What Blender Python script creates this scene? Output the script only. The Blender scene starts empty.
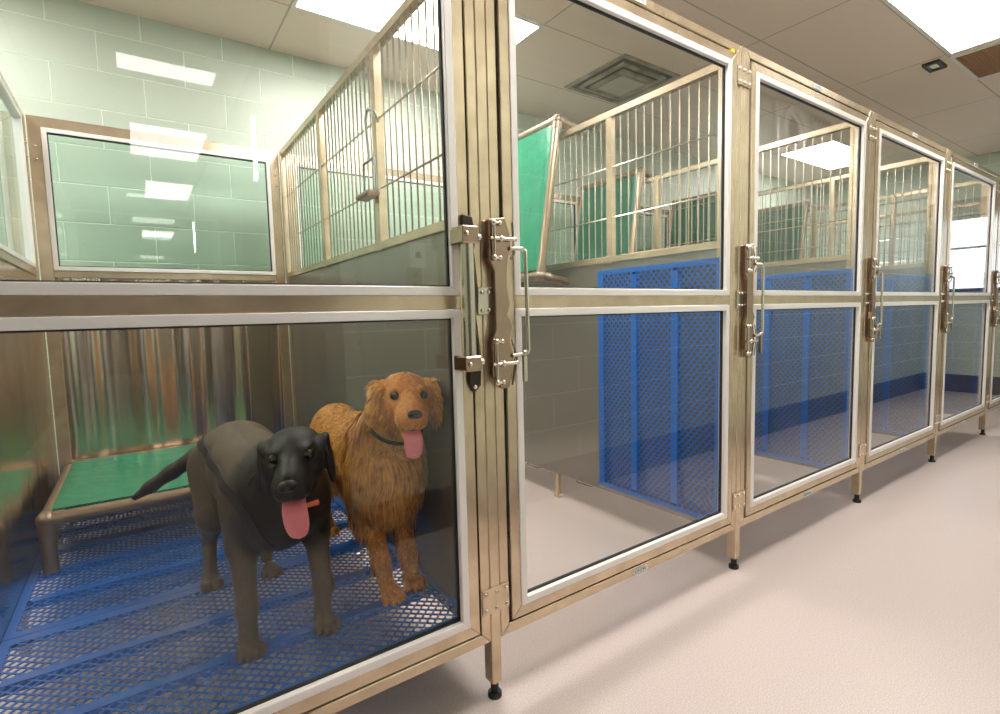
import bpy, math, random
import numpy as np
from mathutils import Vector, Matrix

S = bpy.context.scene
COL = S.collection
random.seed(5)

# ------------------------------------------------------------------ camera
def cam_axes(yaw, pitch, roll):
    f = Vector((math.sin(yaw)*math.cos(pitch), math.cos(yaw)*math.cos(pitch), -math.sin(pitch)))
    r = Vector((math.cos(yaw), -math.sin(yaw), 0)); u = r.cross(f)
    return r*math.cos(roll)+u*math.sin(roll), -r*math.sin(roll)+u*math.cos(roll), f
cd = bpy.data.cameras.new('camera'); cam = bpy.data.objects.new('camera', cd); COL.objects.link(cam)
r_, u_, f_ = cam_axes(.6098, .0819, -.0251)
cam.matrix_world = Matrix(((r_.x, u_.x, -f_.x, -.7686), (r_.y, u_.y, -f_.y, -1.17), (r_.z, u_.z, -f_.z, 1.0868), (0, 0, 0, 1)))
cd.sensor_fit = 'HORIZONTAL'; cd.sensor_width = 36; cd.lens = 517.8/1000*36; cd.clip_start = .02
S.camera = cam

# ------------------------------------------------------------------ world, exposure
w = bpy.data.worlds.new('world'); S.world = w; w.use_nodes = True
w.node_tree.nodes['Background'].inputs[0].default_value = (.75, .8, .9, 1)
w.node_tree.nodes['Background'].inputs[1].default_value = .3
S.view_settings.view_transform = 'Standard'; S.view_settings.look = 'None'
S.view_settings.exposure = 1.12; S.view_settings.gamma = 1; S.view_settings.use_curve_mapping = False
S.cycles.use_denoising = True; S.cycles.use_adaptive_sampling = False
try: S.cycles.denoiser = 'OPENIMAGEDENOISE'
except Exception: pass
S.cycles.max_bounces = 10; S.cycles.diffuse_bounces = 5; S.cycles.glossy_bounces = 6
S.cycles.transparent_max_bounces = 40; S.cycles.caustics_reflective = True
S.cycles.sample_clamp_indirect = 8
LIGHT = 10.5            # brightness of the ceiling panels

# ------------------------------------------------------------------ materials
def nm(name):
    m = bpy.data.materials.new(name); m.use_nodes = True
    nt = m.node_tree; b = nt.nodes['Principled BSDF']
    return m, nt, b
def setp(b, **k):
    for a, v in k.items():
        n = {'base': 'Base Color', 'metal': 'Metallic', 'rough': 'Roughness', 'spec': 'Specular IOR Level', 'coat': 'Coat Weight',
             'coatr': 'Coat Roughness', 'sheen': 'Sheen Weight', 'sss': 'Subsurface Weight'}[a]
        b.inputs[n].default_value = (*v, 1) if isinstance(v, tuple) else v
def node(nt, t, **k):
    n = nt.nodes.new(t)
    for a, v in k.items(): setattr(n, a, v)
    return n
def noise_bump(nt, b, scale, strength, dist=.002, stretch=(1, 1, 1), coord='Object', detail=3):
    tc = node(nt, 'ShaderNodeTexCoord'); mp = node(nt, 'ShaderNodeMapping'); mp.inputs['Scale'].default_value = stretch
    nz = node(nt, 'ShaderNodeTexNoise'); nz.inputs['Scale'].default_value = scale; nz.inputs['Detail'].default_value = detail
    bp = node(nt, 'ShaderNodeBump'); bp.inputs['Strength'].default_value = strength; bp.inputs['Distance'].default_value = dist
    L = nt.links.new
    L(tc.outputs[coord], mp.inputs['Vector']); L(mp.outputs[0], nz.inputs['Vector']); L(nz.outputs['Fac'], bp.inputs['Height']); L(bp.outputs[0], b.inputs['Normal'])
    return nz
def vary(nt, b, nz, c0, c1, lo=.3, hi=.7):
    cr = node(nt, 'ShaderNodeValToRGB'); cr.color_ramp.elements[0].color = (*c0, 1); cr.color_ramp.elements[1].color = (*c1, 1)
    cr.color_ramp.elements[0].position = lo; cr.color_ramp.elements[1].position = hi
    nt.links.new(nz.outputs['Fac'], cr.inputs[0]); nt.links.new(cr.outputs[0], b.inputs['Base Color'])
def simple(name, c, rough=.5, metal=0., bump=None, var=None, **k):
    m, nt, b = nm(name); setp(b, base=c, rough=rough, metal=metal, **k)
    if bump:
        nz = noise_bump(nt, b, *bump)
        if var: vary(nt, b, nz, c, var)
    return m
M = {}
M['steel'] = simple('brushed_stainless_steel', (.60, .475, .335), .24, .72, bump=(14, .12, .002), var=(.76, .61, .44))
M['steel_cool'] = simple('stainless_bar_steel', (.62, .57, .48), .25, .95)
M['trim'] = simple('satin_aluminium_trim', (.93, .88, .875), .35, .12)
M['gasket'] = simple('black_rubber_gasket', (.012, .012, .013), .6)
M['bronze'] = simple('polished_latch_steel', (.40, .285, .215), .16, 1., bump=(18, .5, .004))
M['bright'] = simple('bright_chrome_steel', (.72, .66, .58), .14, 1.)
M['rubber'] = simple('black_rubber', (.015, .015, .015), .6)
M['blue'] = simple('blue_plastic_coated_steel', (.002, .115, .48), .28, bump=(30, .15, .001), var=(.004, .14, .56))
M['green'] = simple('green_vinyl_fabric', (.0, .21, .105), .36, bump=(7, .5, .02), var=(.0, .27, .14))
M['green_shaded'] = simple('shaded_green_vinyl_fabric', (.006, .10, .055), .4, bump=(7, .5, .02), var=(.010, .13, .075))  # copy of the green fabric with the farther cots' shade in its colour
M['cot_pole'] = simple('cot_frame_aluminium', (.40, .30, .21), .3, .8)
M['cot_joint'] = simple('cot_corner_casting', (.34, .26, .19), .4, .7)
M['white'] = simple('white_plastic', (.72, .72, .70), .4)
M['dark'] = simple('dark_grey_plastic', (.05, .045, .04), .5)
M['tube_dark'] = simple('galvanised_wire', (.42, .44, .42), .3, .9)
M['door_dark'] = simple('dark_stained_wood', (.035, .024, .018), .35, bump=(8, .2, .002, (6, 1, .4)), var=(.05, .034, .025))
M['door_frame'] = simple('dark_frame_paint', (.06, .05, .045), .4)
M['yellow'] = simple('yellow_plastic', (.8, .62, .02), .4)
M['label_white'] = simple('label_white', (.75, .75, .74), .4)
M['label_blue'] = simple('label_blue_ink', (.02, .05, .35), .4)

def wavy(name, wave=1.5, aniso=.97):
    m, nt, b = nm(name); setp(b, base=(.70, .61, .50), rough=.17, metal=1.)
    b.inputs['Anisotropic'].default_value = aniso; b.inputs['Anisotropic Rotation'].default_value = .25
    tg = node(nt, 'ShaderNodeTangent', direction_type='RADIAL', axis='Z'); nt.links.new(tg.outputs[0], b.inputs['Tangent'])
    L = nt.links.new
    tc = node(nt, 'ShaderNodeTexCoord'); mp = node(nt, 'ShaderNodeMapping'); mp.inputs['Scale'].default_value = (3.0, 3.0, .07)
    n1 = node(nt, 'ShaderNodeTexNoise'); n1.inputs['Scale'].default_value = 1.7; n1.inputs['Detail'].default_value = 1.2; n1.inputs['Distortion'].default_value = .4
    bp = node(nt, 'ShaderNodeBump'); bp.inputs['Strength'].default_value = wave; bp.inputs['Distance'].default_value = .06
    mp2 = node(nt, 'ShaderNodeMapping'); mp2.inputs['Scale'].default_value = (1, 1, 1)
    n2 = node(nt, 'ShaderNodeTexNoise'); n2.inputs['Scale'].default_value = 9
    bp2 = node(nt, 'ShaderNodeBump'); bp2.inputs['Strength'].default_value = .12; bp2.inputs['Distance'].default_value = .002
    L(tc.outputs['Object'], mp.inputs[0]); L(mp.outputs[0], n1.inputs['Vector']); L(n1.outputs['Fac'], bp.inputs['Height'])
    L(tc.outputs['Object'], mp2.inputs[0]); L(mp2.outputs[0], n2.inputs['Vector']); L(n2.outputs['Fac'], bp2.inputs['Height'])
    L(bp.outputs[0], bp2.inputs['Normal']); L(bp2.outputs[0], b.inputs['Normal'])
    return m
M['wavy'] = wavy('rolled_stainless_sheet'); M['sheet'] = wavy('polished_stainless_sheet', .12, .5)
M['panel_grey'] = simple('dull_grey_solid_panel', (.30, .285, .25), .26, .6, bump=(4, .08, .01))

def glass_mat(name, tint, f0=.055, gain=1.0):
    m = bpy.data.materials.new(name); m.use_nodes = True; nt = m.node_tree; nt.nodes.clear(); L = nt.links.new
    out = node(nt, 'ShaderNodeOutputMaterial'); mix = node(nt, 'ShaderNodeMixShader')
    tr = node(nt, 'ShaderNodeBsdfTransparent'); tr.inputs[0].default_value = (*tint, 1)
    gl = node(nt, 'ShaderNodeBsdfGlossy'); gl.inputs['Roughness'].default_value = 0.0; gl.inputs[0].default_value = (1, 1, 1, 1)
    lw = node(nt, 'ShaderNodeLayerWeight'); lw.inputs['Blend'].default_value = .5
    p = node(nt, 'ShaderNodeMath', operation='POWER'); p.inputs[1].default_value = 5
    ma = node(nt, 'ShaderNodeMath', operation='MULTIPLY_ADD'); ma.inputs[1].default_value = (1-f0)*gain; ma.inputs[2].default_value = f0; ma.use_clamp = True
    L(lw.outputs['Facing'], p.inputs[0]); L(p.outputs[0], ma.inputs[0]); L(ma.outputs[0], mix.inputs[0])
    L(tr.outputs[0], mix.inputs[1]); L(gl.outputs[0], mix.inputs[2]); L(mix.outputs[0], out.inputs[0])
    return m
M['glass'] = glass_mat('clear_tempered_glass', (.985, .997, .99), .031, 1.15)
M['glass_green'] = glass_mat('green_tinted_glass', (.88, .95, .92), .022, .8)

def emit(name, c, s):
    m = bpy.data.materials.new(name); m.use_nodes = True; nt = m.node_tree; nt.nodes.clear()
    e = node(nt, 'ShaderNodeEmission'); e.inputs[0].default_value = (*c, 1); e.inputs[1].default_value = s
    o = node(nt, 'ShaderNodeOutputMaterial'); nt.links.new(e.outputs[0], o.inputs[0]); return m
M['panel_light'] = emit('lit_white_diffuser', (1., .955, .90), LIGHT)
M['corridor_light'] = emit('lit_corridor_diffuser', (1., .97, .92), 4.6)
M['tube_light'] = emit('lit_tube', (.90, .95, 1.), 30)
M['daylight'] = emit('daylight_pane', (.72, .86, 1.), 1.5)

def block_mat(name, axis, col, band=True, off=0.0, joint=1.35):
    """painted concrete block 0.4 x 0.2 m with a purple painted band at the foot"""
    m, nt, b = nm(name); setp(b, rough=.42)
    L = nt.links.new
    geo = node(nt, 'ShaderNodeNewGeometry'); sp = node(nt, 'ShaderNodeSeparateXYZ'); L(geo.outputs['Position'], sp.inputs[0])
    ad = node(nt, 'ShaderNodeMath', operation='ADD'); ad.inputs[1].default_value = 40.+off; L(sp.outputs[axis], ad.inputs[0])
    cb = node(nt, 'ShaderNodeCombineXYZ'); L(ad.outputs[0], cb.inputs[0]); L(sp.outputs['Z'], cb.inputs[1])
    bt = node(nt, 'ShaderNodeTexBrick'); bt.offset = .5; bt.inputs['Scale'].default_value = 1
    bt.inputs['Brick Width'].default_value = .41; bt.inputs['Row Height'].default_value = .205; bt.inputs['Mortar Size'].default_value = .0045
    bt.inputs['Mortar Smooth'].default_value = .5
    bt.inputs['Color1'].default_value = (*col, 1); bt.inputs['Color2'].default_value = (*[c*.96 for c in col], 1); bt.inputs['Mortar'].default_value = (*[min(1, c*joint) for c in col], 1)
    L(cb.outputs[0], bt.inputs[0])
    nz = node(nt, 'ShaderNodeTexNoise'); nz.inputs['Scale'].default_value = 55; nz.inputs['Detail'].default_value = 4; L(geo.outputs['Position'], nz.inputs['Vector'])
    bp0 = node(nt, 'ShaderNodeBump'); bp0.inputs['Strength'].default_value = .22; bp0.inputs['Distance'].default_value = .004; L(nz.outputs['Fac'], bp0.inputs['Height'])
    bp = node(nt, 'ShaderNodeBump'); bp.invert = True; bp.inputs['Strength'].default_value = .8; bp.inputs['Distance'].default_value = .005
    L(bt.outputs['Fac'], bp.inputs['Height']); L(bp0.outputs[0], bp.inputs['Normal']); L(bp.outputs[0], b.inputs['Normal'])
    if band:
        gt = node(nt, 'ShaderNodeMath', operation='LESS_THAN'); gt.inputs[1].default_value = .215; L(sp.outputs['Z'], gt.inputs[0])
        mx = node(nt, 'ShaderNodeMix', data_type='RGBA'); L(gt.outputs[0], mx.inputs[0]); L(bt.outputs['Color'], mx.inputs[6]); mx.inputs[7].default_value = (.06, .045, .09, 1)
        L(mx.outputs[2], b.inputs['Base Color'])
    else: L(bt.outputs['Color'], b.inputs['Base Color'])
    return m
GREEN = (.54, .61, .525)
M['block_x'] = block_mat('painted_block_along_x', 'X', GREEN)
M['block_front'] = block_mat('painted_block_front', 'X', (.50, .565, .49), joint=2.0)  # raking-light highlights on the joints painted in as paler mortar
M['block_y'] = block_mat('painted_block_along_y', 'Y', GREEN)
M['cream'] = simple('cream_corridor_paint', (.14, .115, .085), .5)

def floor_mat():
    m, nt, b = nm('speckled_epoxy_floor'); setp(b, rough=.36, spec=.5, coat=.12, coatr=.3)
    L = nt.links.new
    geo = node(nt, 'ShaderNodeNewGeometry')
    nz = node(nt, 'ShaderNodeTexNoise'); nz.inputs['Scale'].default_value = 260; nz.inputs['Detail'].default_value = 2; L(geo.outputs['Position'], nz.inputs['Vector'])
    vary(nt, b, nz, (.49, .405, .385), (.65, .55, .52), .35, .65)
    n2 = node(nt, 'ShaderNodeTexNoise'); n2.inputs['Scale'].default_value = 2.2; n2.inputs['Detail'].default_value = 2; L(geo.outputs['Position'], n2.inputs['Vector'])
    bp = node(nt, 'ShaderNodeBump'); bp.inputs['Strength'].default_value = .12; bp.inputs['Distance'].default_value = .03; L(n2.outputs['Fac'], bp.inputs['Height'])
    L(bp.outputs[0], b.inputs['Normal'])
    return m
M['floor'] = floor_mat()
def ceil_mat():
    m, nt, b = nm('ceiling_tile'); setp(b, rough=.8)
    L = nt.links.new
    geo = node(nt, 'ShaderNodeNewGeometry'); mp = node(nt, 'ShaderNodeMapping'); mp.inputs['Location'].default_value = (65-.04+.0, 60.7-.09+.607*0, 0)
    L(geo.outputs['Position'], mp.inputs[0])
    bt = node(nt, 'ShaderNodeTexBrick'); bt.offset = 0; bt.inputs['Scale'].default_value = 1; bt.inputs['Brick Width'].default_value = 1.3
    bt.inputs['Row Height'].default_value = .607; bt.inputs['Mortar Size'].default_value = .006; bt.inputs['Mortar Smooth'].default_value = .1
    c = (.78, .655, .575)
    bt.inputs['Color1'].default_value = (*c, 1); bt.inputs['Color2'].default_value = (*c, 1); bt.inputs['Mortar'].default_value = (.50, .41, .35, 1)
    L(mp.outputs[0], bt.inputs[0]); L(bt.outputs['Color'], b.inputs['Base Color'])
    nz = node(nt, 'ShaderNodeTexNoise'); nz.inputs['Scale'].default_value = 130; nz.inputs['Detail'].default_value = 3; L(geo.outputs['Position'], nz.inputs['Vector'])
    bp = node(nt, 'ShaderNodeBump'); bp.inputs['Strength'].default_value = .25; bp.inputs['Distance'].default_value = .003; L(nz.outputs['Fac'], bp.inputs['Height']); L(bp.outputs[0], b.inputs['Normal'])
    return m
M['ceil'] = ceil_mat()

# ------------------------------------------------------------------ mesh helpers
class MB:
    def __init__(s): s.v = []; s.f = []
    def add(s, vs, fs):
        n = len(s.v); s.v += [tuple(v) for v in vs]; s.f += [tuple(n+i for i in f) for f in fs]; return s
    def box(s, x0, x1, y0, y1, z0, z1):
        return s.add([(x0, y0, z0), (x1, y0, z0), (x1, y1, z0), (x0, y1, z0), (x0, y0, z1), (x1, y0, z1), (x1, y1, z1), (x0, y1, z1)],
                     [(0, 3, 2, 1), (4, 5, 6, 7), (0, 1, 5, 4), (1, 2, 6, 5), (2, 3, 7, 6), (3, 0, 4, 7)])
    def ring(s, x0, x1, z0, z1, w, y0, y1, plane='xz'):
        """mitred rectangular frame lying in the xz (or yz / xy) plane, member width w"""
        o = [(x0, z0), (x1, z0), (x1, z1), (x0, z1)]; i = [(x0+w, z0+w), (x1-w, z0+w), (x1-w, z1-w), (x0+w, z1-w)]
        for k in range(4):
            q = [o[k], o[(k+1) % 4], i[(k+1) % 4], i[k]]
            P = lambda a, d: (a[0], d, a[1]) if plane == 'xz' else ((d, a[0], a[1]) if plane == 'yz' else (a[0], a[1], d))
            s.add([P(a, y0) for a in q]+[P(a, y1) for a in q], [(3, 2, 1, 0), (4, 5, 6, 7), (0, 1, 5, 4), (1, 2, 6, 5), (2, 3, 7, 6), (3, 0, 4, 7)])
        return s
    def prism(s, poly, d0, d1, plane='xz'):
        P = lambda a, d: (a[0], d, a[1]) if plane == 'xz' else ((d, a[0], a[1]) if plane == 'yz' else (a[0], a[1], d))
        n = len(poly)
        return s.add([P(a, d0) for a in poly]+[P(a, d1) for a in poly],
                     [tuple(range(n-1, -1, -1)), tuple(range(n, 2*n))]+[(i, (i+1) % n, n+(i+1) % n, n+i) for i in range(n)])
    def tube(s, pts, r, n=10, flat=None):
        pts = [Vector(p) for p in pts]; rs = r if isinstance(r, (list, tuple)) else [r]*len(pts)
        base = len(s.v); prev = None
        for i, p in enumerate(pts):
            t = (pts[min(i+1, len(pts)-1)]-pts[max(i-1, 0)]).normalized()
            if prev is None:
                a = Vector((0, 0, 1)) if abs(t.z) < .9 else Vector((1, 0, 0)); u = t.cross(a).normalized()
            else: u = (prev-t*prev.dot(t)).normalized()
            prev = u; vv = t.cross(u)
            for k in range(n):
                a = 2*math.pi*k/n; s.v.append(tuple(p+(u*math.cos(a)+vv*math.sin(a))*rs[i]))
        for i in range(len(pts)-1):
            for k in range(n):
                a = base+i*n+k; b = base+i*n+(k+1) % n; s.f.append((a, b, b+n, a+n))
        s.f.append(tuple(base+k for k in range(n-1, -1, -1))); e = base+(len(pts)-1)*n; s.f.append(tuple(e+k for k in range(n)))
        return s
    def ball(s, c, r, nu=10, nv=7, sc=(1, 1, 1)):
        base = len(s.v); vs = [(c[0], c[1], c[2]+r*sc[2])]
        for j in range(1, nv):
            t = math.pi*j/nv
            for i in range(nu):
                a = 2*math.pi*i/nu; vs.append((c[0]+r*sc[0]*math.sin(t)*math.cos(a), c[1]+r*sc[1]*math.sin(t)*math.sin(a), c[2]+r*sc[2]*math.cos(t)))
        vs.append((c[0], c[1], c[2]-r*sc[2])); fs = []
        for i in range(nu): fs.append((0, 1+i, 1+(i+1) % nu)); fs.append((len(vs)-1, len(vs)-1-nu+(i+1) % nu, len(vs)-1-nu+i))
        for j in range(nv-2):
            for i in range(nu):
                a = 1+j*nu+i; b = 1+j*nu+(i+1) % nu; fs.append((a, a+nu, b+nu, b))
        return s.add(vs, fs)
    def mesh(s, name, mat, smooth=False):
        me = bpy.data.meshes.new(name); me.from_pydata(s.v, [], s.f); me.validate(); me.materials.append(mat)
        if smooth:
            me.polygons.foreach_set('use_smooth', [True]*len(me.polygons))
            try: me.set_sharp_from_angle(angle=math.radians(50))
            except Exception: pass
        me.update(); return me
    def build(s, name, mat, parent=None, smooth=False, bevel=0, loc=None):
        o = bpy.data.objects.new(name, s.mesh(name, mat, smooth)); COL.objects.link(o)
        if parent: o.parent = parent
        if loc: o.location = loc
        if bevel:
            b = o.modifiers.new('bevel', 'BEVEL'); b.width = bevel; b.segments = 1; b.limit_method = 'ANGLE'; b.harden_normals = False
        return o
def arc_pts(pts, r, n=5):
    """polyline with rounded corners"""
    P = [Vector(p) for p in pts]; out = [P[0]]
    for i in range(1, len(P)-1):
        a = (P[i-1]-P[i]).normalized(); b = (P[i+1]-P[i]).normalized(); A = P[i]+a*r; B = P[i]+b*r
        for k in range(n+1):
            t = k/n; out.append(A*(1-t)**2+P[i]*2*t*(1-t)+B*t*t)
    out.append(P[-1]); return out
def tag(o, label, cat, group=None, kind=None):
    o['label'] = label; o['category'] = cat
    if group: o['group'] = group
    if kind: o['kind'] = kind
    return o
def thing(name, label, cat, loc=(0, 0, 0), group=None, rot=(0, 0, 0)):
    o = bpy.data.objects.new(name, None); COL.objects.link(o); o.location = loc; o.rotation_euler = rot; o.empty_display_size = .1
    return tag(o, label, cat, group)
def struct(name, mb, mat, label=None):
    o = mb.build(name, mat); o['kind'] = 'structure'
    if label: o['label'] = label
    return o
def dup(o, parent=None):
    c = o.copy(); COL.objects.link(c)
    if parent: c.parent = parent
    for ch in list(o.children): dup(ch, c)
    return c
def shared(name, me, parent, loc=(0, 0, 0)):
    o = bpy.data.objects.new(name, me); COL.objects.link(o); o.parent = parent; o.location = loc; return o

# ------------------------------------------------------------------ the room
W = 1.22; CZ = 2.8; XE = 7.42; YB = 2.46; YF = -1.12; XL = -2.6
struct('floor', MB().box(XL-.1, XE+.1, -12.6, YB+.1, -.1, 0), M['floor'])
struct('ceiling', MB().box(XL-.1, XE+.1, -12.6, YB+.1, CZ, CZ+.1), M['ceil'])
struct('wall_back', MB().box(XL-.1, XE+.1, YB, YB+.1, 0, CZ), M['block_x'])
struct('wall_front', MB().box(-.02, XE+.1, YF-.12, YF, 0, CZ), M['block_front'])
struct('wall_front_left', MB().box(XL-.1, -1.62, YF-.12, YF, 0, CZ), M['block_x'])
struct('wall_left', MB().box(XL-.1, XL, YF, YB, 0, CZ), M['block_y'])
struct('wall_corridor_left', MB().box(-1.74, -1.62, -12.5, YF-.12, 0, CZ), M['cream'])
struct('wall_corridor_right', MB().box(-.02, .10, -12.5, YF-.12, 0, CZ), M['cream'])
struct('wall_corridor_end', MB().box(-1.74, .1, -12.6, -12.5, 0, CZ), M['cream'])
# end wall with a window opening
wy0, wy1, wz0, wz1 = -1.0, -.34, 1.22, 2.12
struct('wall_right', MB().box(XE, XE+.12, YF, wy0, 0, CZ).box(XE, XE+.12, wy1, YB, 0, CZ).box(XE, XE+.12, wy0, wy1, 0, wz0).box(XE, XE+.12, wy0, wy1, wz1, CZ), M['block_y'])
win = MB().ring(wy0, wy1, wz0, wz1, .04, XE-.02, XE+.06, 'yz').box(XE, XE+.03, wy0, wy1, 1.73, 1.755).build('window_1', M['door_frame']); win['kind'] = 'structure'
MB().box(XE+.03, XE+.036, wy0+.04, wy1-.04, wz0+.04, wz1-.04).build('pane', M['daylight'], win)
struct('trim_1', MB().box(XE-.10, XE, -1.1, .02, 2.14, 2.30), M['door_dark'], 'dark box valance over the window')
# dark door standing open along the corridor, in its frame
struct('trim_2', MB().box(-.10, -.02, YF-.13, YF+.01, 0, 2.12), M['door_frame'])
d1 = MB().box(-.075, -.03, -2.02, YF-.14, .01, 2.08).build('door_1', M['door_dark']); d1['kind'] = 'structure'
MB().tube(arc_pts([(-.075, -1.93, 1.0), (-.13, -1.93, 1.0), (-.13, -1.80, 1.0)], .015), .009).build('door_handle', M['bright'], d1, True)

# ceiling fittings
def ceiling_light(x0, x1, y0, y1, label, mat='panel_light'):
    t = thing('ceiling_light', label, 'ceiling light', ((x0+x1)/2, (y0+y1)/2, CZ), 'ceiling light panels'); a = (x1-x0)/2; b = (y1-y0)/2
    MB().ring(-a, a, -b, b, .022, -.012, .0, 'xy').build('light_frame', M['white'], t)
    MB().box(-a+.022, a-.022, -b+.022, b-.022, -.008, -.003).build('diffuser', M[mat], t)
ceiling_light(.04, 1.34, 1.30, 1.90, 'lit white ceiling panel above the kennel with the two dogs')
ceiling_light(-2.56, -1.26, 1.30, 1.90, 'added unseen ceiling panel over the kennel to the left of the dogs')  # out-of-view panel added to brighten the left wall
ceiling_light(2.66, 3.94, -.53, .08, 'lit white ceiling panel over the aisle beside the square grille')
ceiling_light(5.24, 6.50, 1.32, 1.90, 'far lit ceiling panel seen through the second clear gate from the front post')
ceiling_light(.04, 1.34, -.53, .08, 'lit ceiling panel over the aisle in front of the near green cot')
ceiling_light(-.72, -.1, -5.36, -4.30, 'largest of the ceiling panels mirrored in the dogs\' upper glass', 'corridor_light')
ceiling_light(-.58, -.04, -7.45, -6.40, 'middle of the ceiling panels mirrored in the dogs\' upper glass', 'corridor_light')
ceiling_light(-.58, -.04, -11.3, -10.4, 'smallest ceiling panel mirrored in the dogs\' upper glass', 'corridor_light')
ceiling_light(-.78, -.18, -3.24, -2.95, 'narrow ceiling strip mirrored high on the green block wall', 'corridor_light')

v = thing('ceiling_vent', 'square stepped air diffuser with brown stains on the kennel ceiling', 'air vent', (2.315, 1.575, CZ))
mb = MB()
for a, z in ((.30, -.010), (.23, -.022), (.165, -.034)): mb.ring(-a, a, -a, a, .035, z, z+.02 if z < -.011 else 0, 'xy')
mb.build('louvre_frame', simple('stained_vent_metal', (.20, .14, .09), .5, .3, bump=(6, .1, .002), var=(.52, .46, .36)), v, bevel=.002)
m_, nt_, b_ = nm('vent_face'); setp(b_, base=(.45, .42, .36), rough=.5); MB().box(-.12, .12, -.12, .12, -.042, -.03).build('face_plate', m_, v)
MB().box(-.27, .27, -.27, .27, -.008, 0).build('dark_throat', M['dark'], v)

v = thing('ceiling_grille', 'brown square egg-crate ceiling grille beside the aisle light', 'grille', (4.32, -.22, CZ))
MB().ring(-.31, .31, -.31, .31, .02, -.012, 0, 'xy').build('grille_frame', M['white'], v)
mb = MB()
for i in range(-19, 20): mb.box(i*.015-.001, i*.015+.001, -.29, .29, -.012, -.002); mb.box(-.29, .29, i*.015-.001, i*.015+.001, -.012, -.002)
mb.build('grille_core', simple('rusty_grille', (.45, .27, .16), .5), v)
MB().box(-.29, .29, -.29, .29, -.002, -.0005).build('grille_back', simple('grille_shadow', (.20, .10, .05), .7), v)

v = thing('ceiling_sensor', 'small dark square sensor on the ceiling by the aisle light', 'sensor', (4.06, .19, CZ))
MB().ring(-.085, .085, -.05, .05, .022, -.02, 0, 'xy').build('housing', M['dark'], v)
MB().box(-.06, .06, -.028, .028, -.012, 0).build('lens', M['bright'], v)

v = thing('wall_speaker', 'round pale wall speaker with a dark centre mirrored high in the third gate', 'speaker', (3.86, YF, 2.57), rot=(-math.pi/2, 0, 0)); v.scale = (1.45, 1.45, 1.45)
MB().box(-.15, .15, -.15, .15, 0, .02).build('back_plate', M['trim'], v, bevel=.004)
mb = MB(); N = 40
for a, b, z0, z1 in ((.135, .09, .02, .05), (.09, .066, .02, .035)):
    for k in range(N):
        t0 = 2*math.pi*k/N; t1 = 2*math.pi*(k+1)/N
        mb.prism([(a*math.cos(t0), a*math.sin(t0)), (a*math.cos(t1), a*math.sin(t1)), (b*math.cos(t1), b*math.sin(t1)), (b*math.cos(t0), b*math.sin(t0))], z0, z1, 'xy')
mb.build('speaker_ring', M['white'], v)
MB().prism([(.067*math.cos(2*math.pi*k/N), .067*math.sin(2*math.pi*k/N)) for k in range(N)], .02, .03, 'xy').build('speaker_cone', simple('speaker_mesh', (.10, .095, .085), .6), v)

v = thing('wall_card', 'white card with a row of dark clips mirrored beside the wall speaker', 'card', (4.46, YF, 2.55))
MB().box(-.17, .17, .004, .010, 0, .22).build('card_sheet', M['white'], v)
MB().box(-.15, .15, 0, .012, -.03, .0).build('card_shelf', M['door_frame'], v)
for i in range(5): MB().prism([(-.15+i*.065, .215), (-.11+i*.065, .215), (-.13+i*.065, .18)], .010, .018).build('clip', M['dark'], v)

t = thing('wall_light', 'slim vertical light tube mirrored at the right of the dogs\' upper glass', 'wall light', (-.02, -2.6, 2.0))
MB().box(-.03, 0, -.04, .04, 0, .42).build('housing', M['white'], t, bevel=.004)
MB().box(-.045, -.03, -.025, .025, .01, .41).build('tube', M['tube_light'], t)
for i, (x, z, nme, lab) in enumerate(((.36, 1.38, 'wall_switch', 'upper wall switch plate mirrored in the right of the dogs\' upper glass'), (.34, 1.26, 'wall_outlet', 'grey wall outlet mirrored just below the switch plate'))):
    t = thing(nme, lab, nme.replace('_', ' '), (x, YF, z))
    MB().box(-.04, .04, 0, .008, -.06, .06).build('cover_plate', M['trim'] if i == 0 else simple('outlet_grey', (.3, .27, .22), .5), t, bevel=.002)
    for dz in ((0,) if i == 0 else (-.025, .025)): MB().box(-.012, .012, .008, .013, dz-.014, dz+.014).build('toggle' if i == 0 else 'socket', M['dark'], t)

# ------------------------------------------------------------------ kennel fronts
YO, YI = -.015, .015
bolt_me = MB().ball((0, 0, 0), .0062, 10, 6, (1, .75, 1)).mesh('bolt', M['bright'], True)
names_front = ['wide clear kennel front with the black dog and the golden dog behind it',
 'clear kennel front just right of the dogs, hung green cot behind its upper pane',
 'third clear kennel front from the left, blue grates behind its lower pane',
 'fourth clear kennel front from the left, ceiling lamp seen in its upper pane',
 'fifth clear kennel front from the left, bright window mirrored in its upper pane',
 'farthest clear kennel front, cut by the right edge of the photo']
def maker_plate(parent, x, z):
    p = MB().box(x-.035, x+.035, YO-.003, YO, z-.009, z+.009).build('maker_plate', M['label_white'], parent)
    mb = MB(); random.seed(int((x+9)*100+z*7)); xx = x-.028
    for k in range(7):                                   # the small blue maker's lettering, too small to read
        wd = .006; mb.box(xx, xx+.0018, YO-.0036, YO-.003, z-.005, z+.005); mb.box(xx, xx+wd*.8, YO-.0036, YO-.003, z+(-.005, .003, -.001)[k % 3], z+(-.003, .005, .001)[k % 3]); xx += .0082
    mb.build('maker_lettering', M['label_blue'], p)
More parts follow.
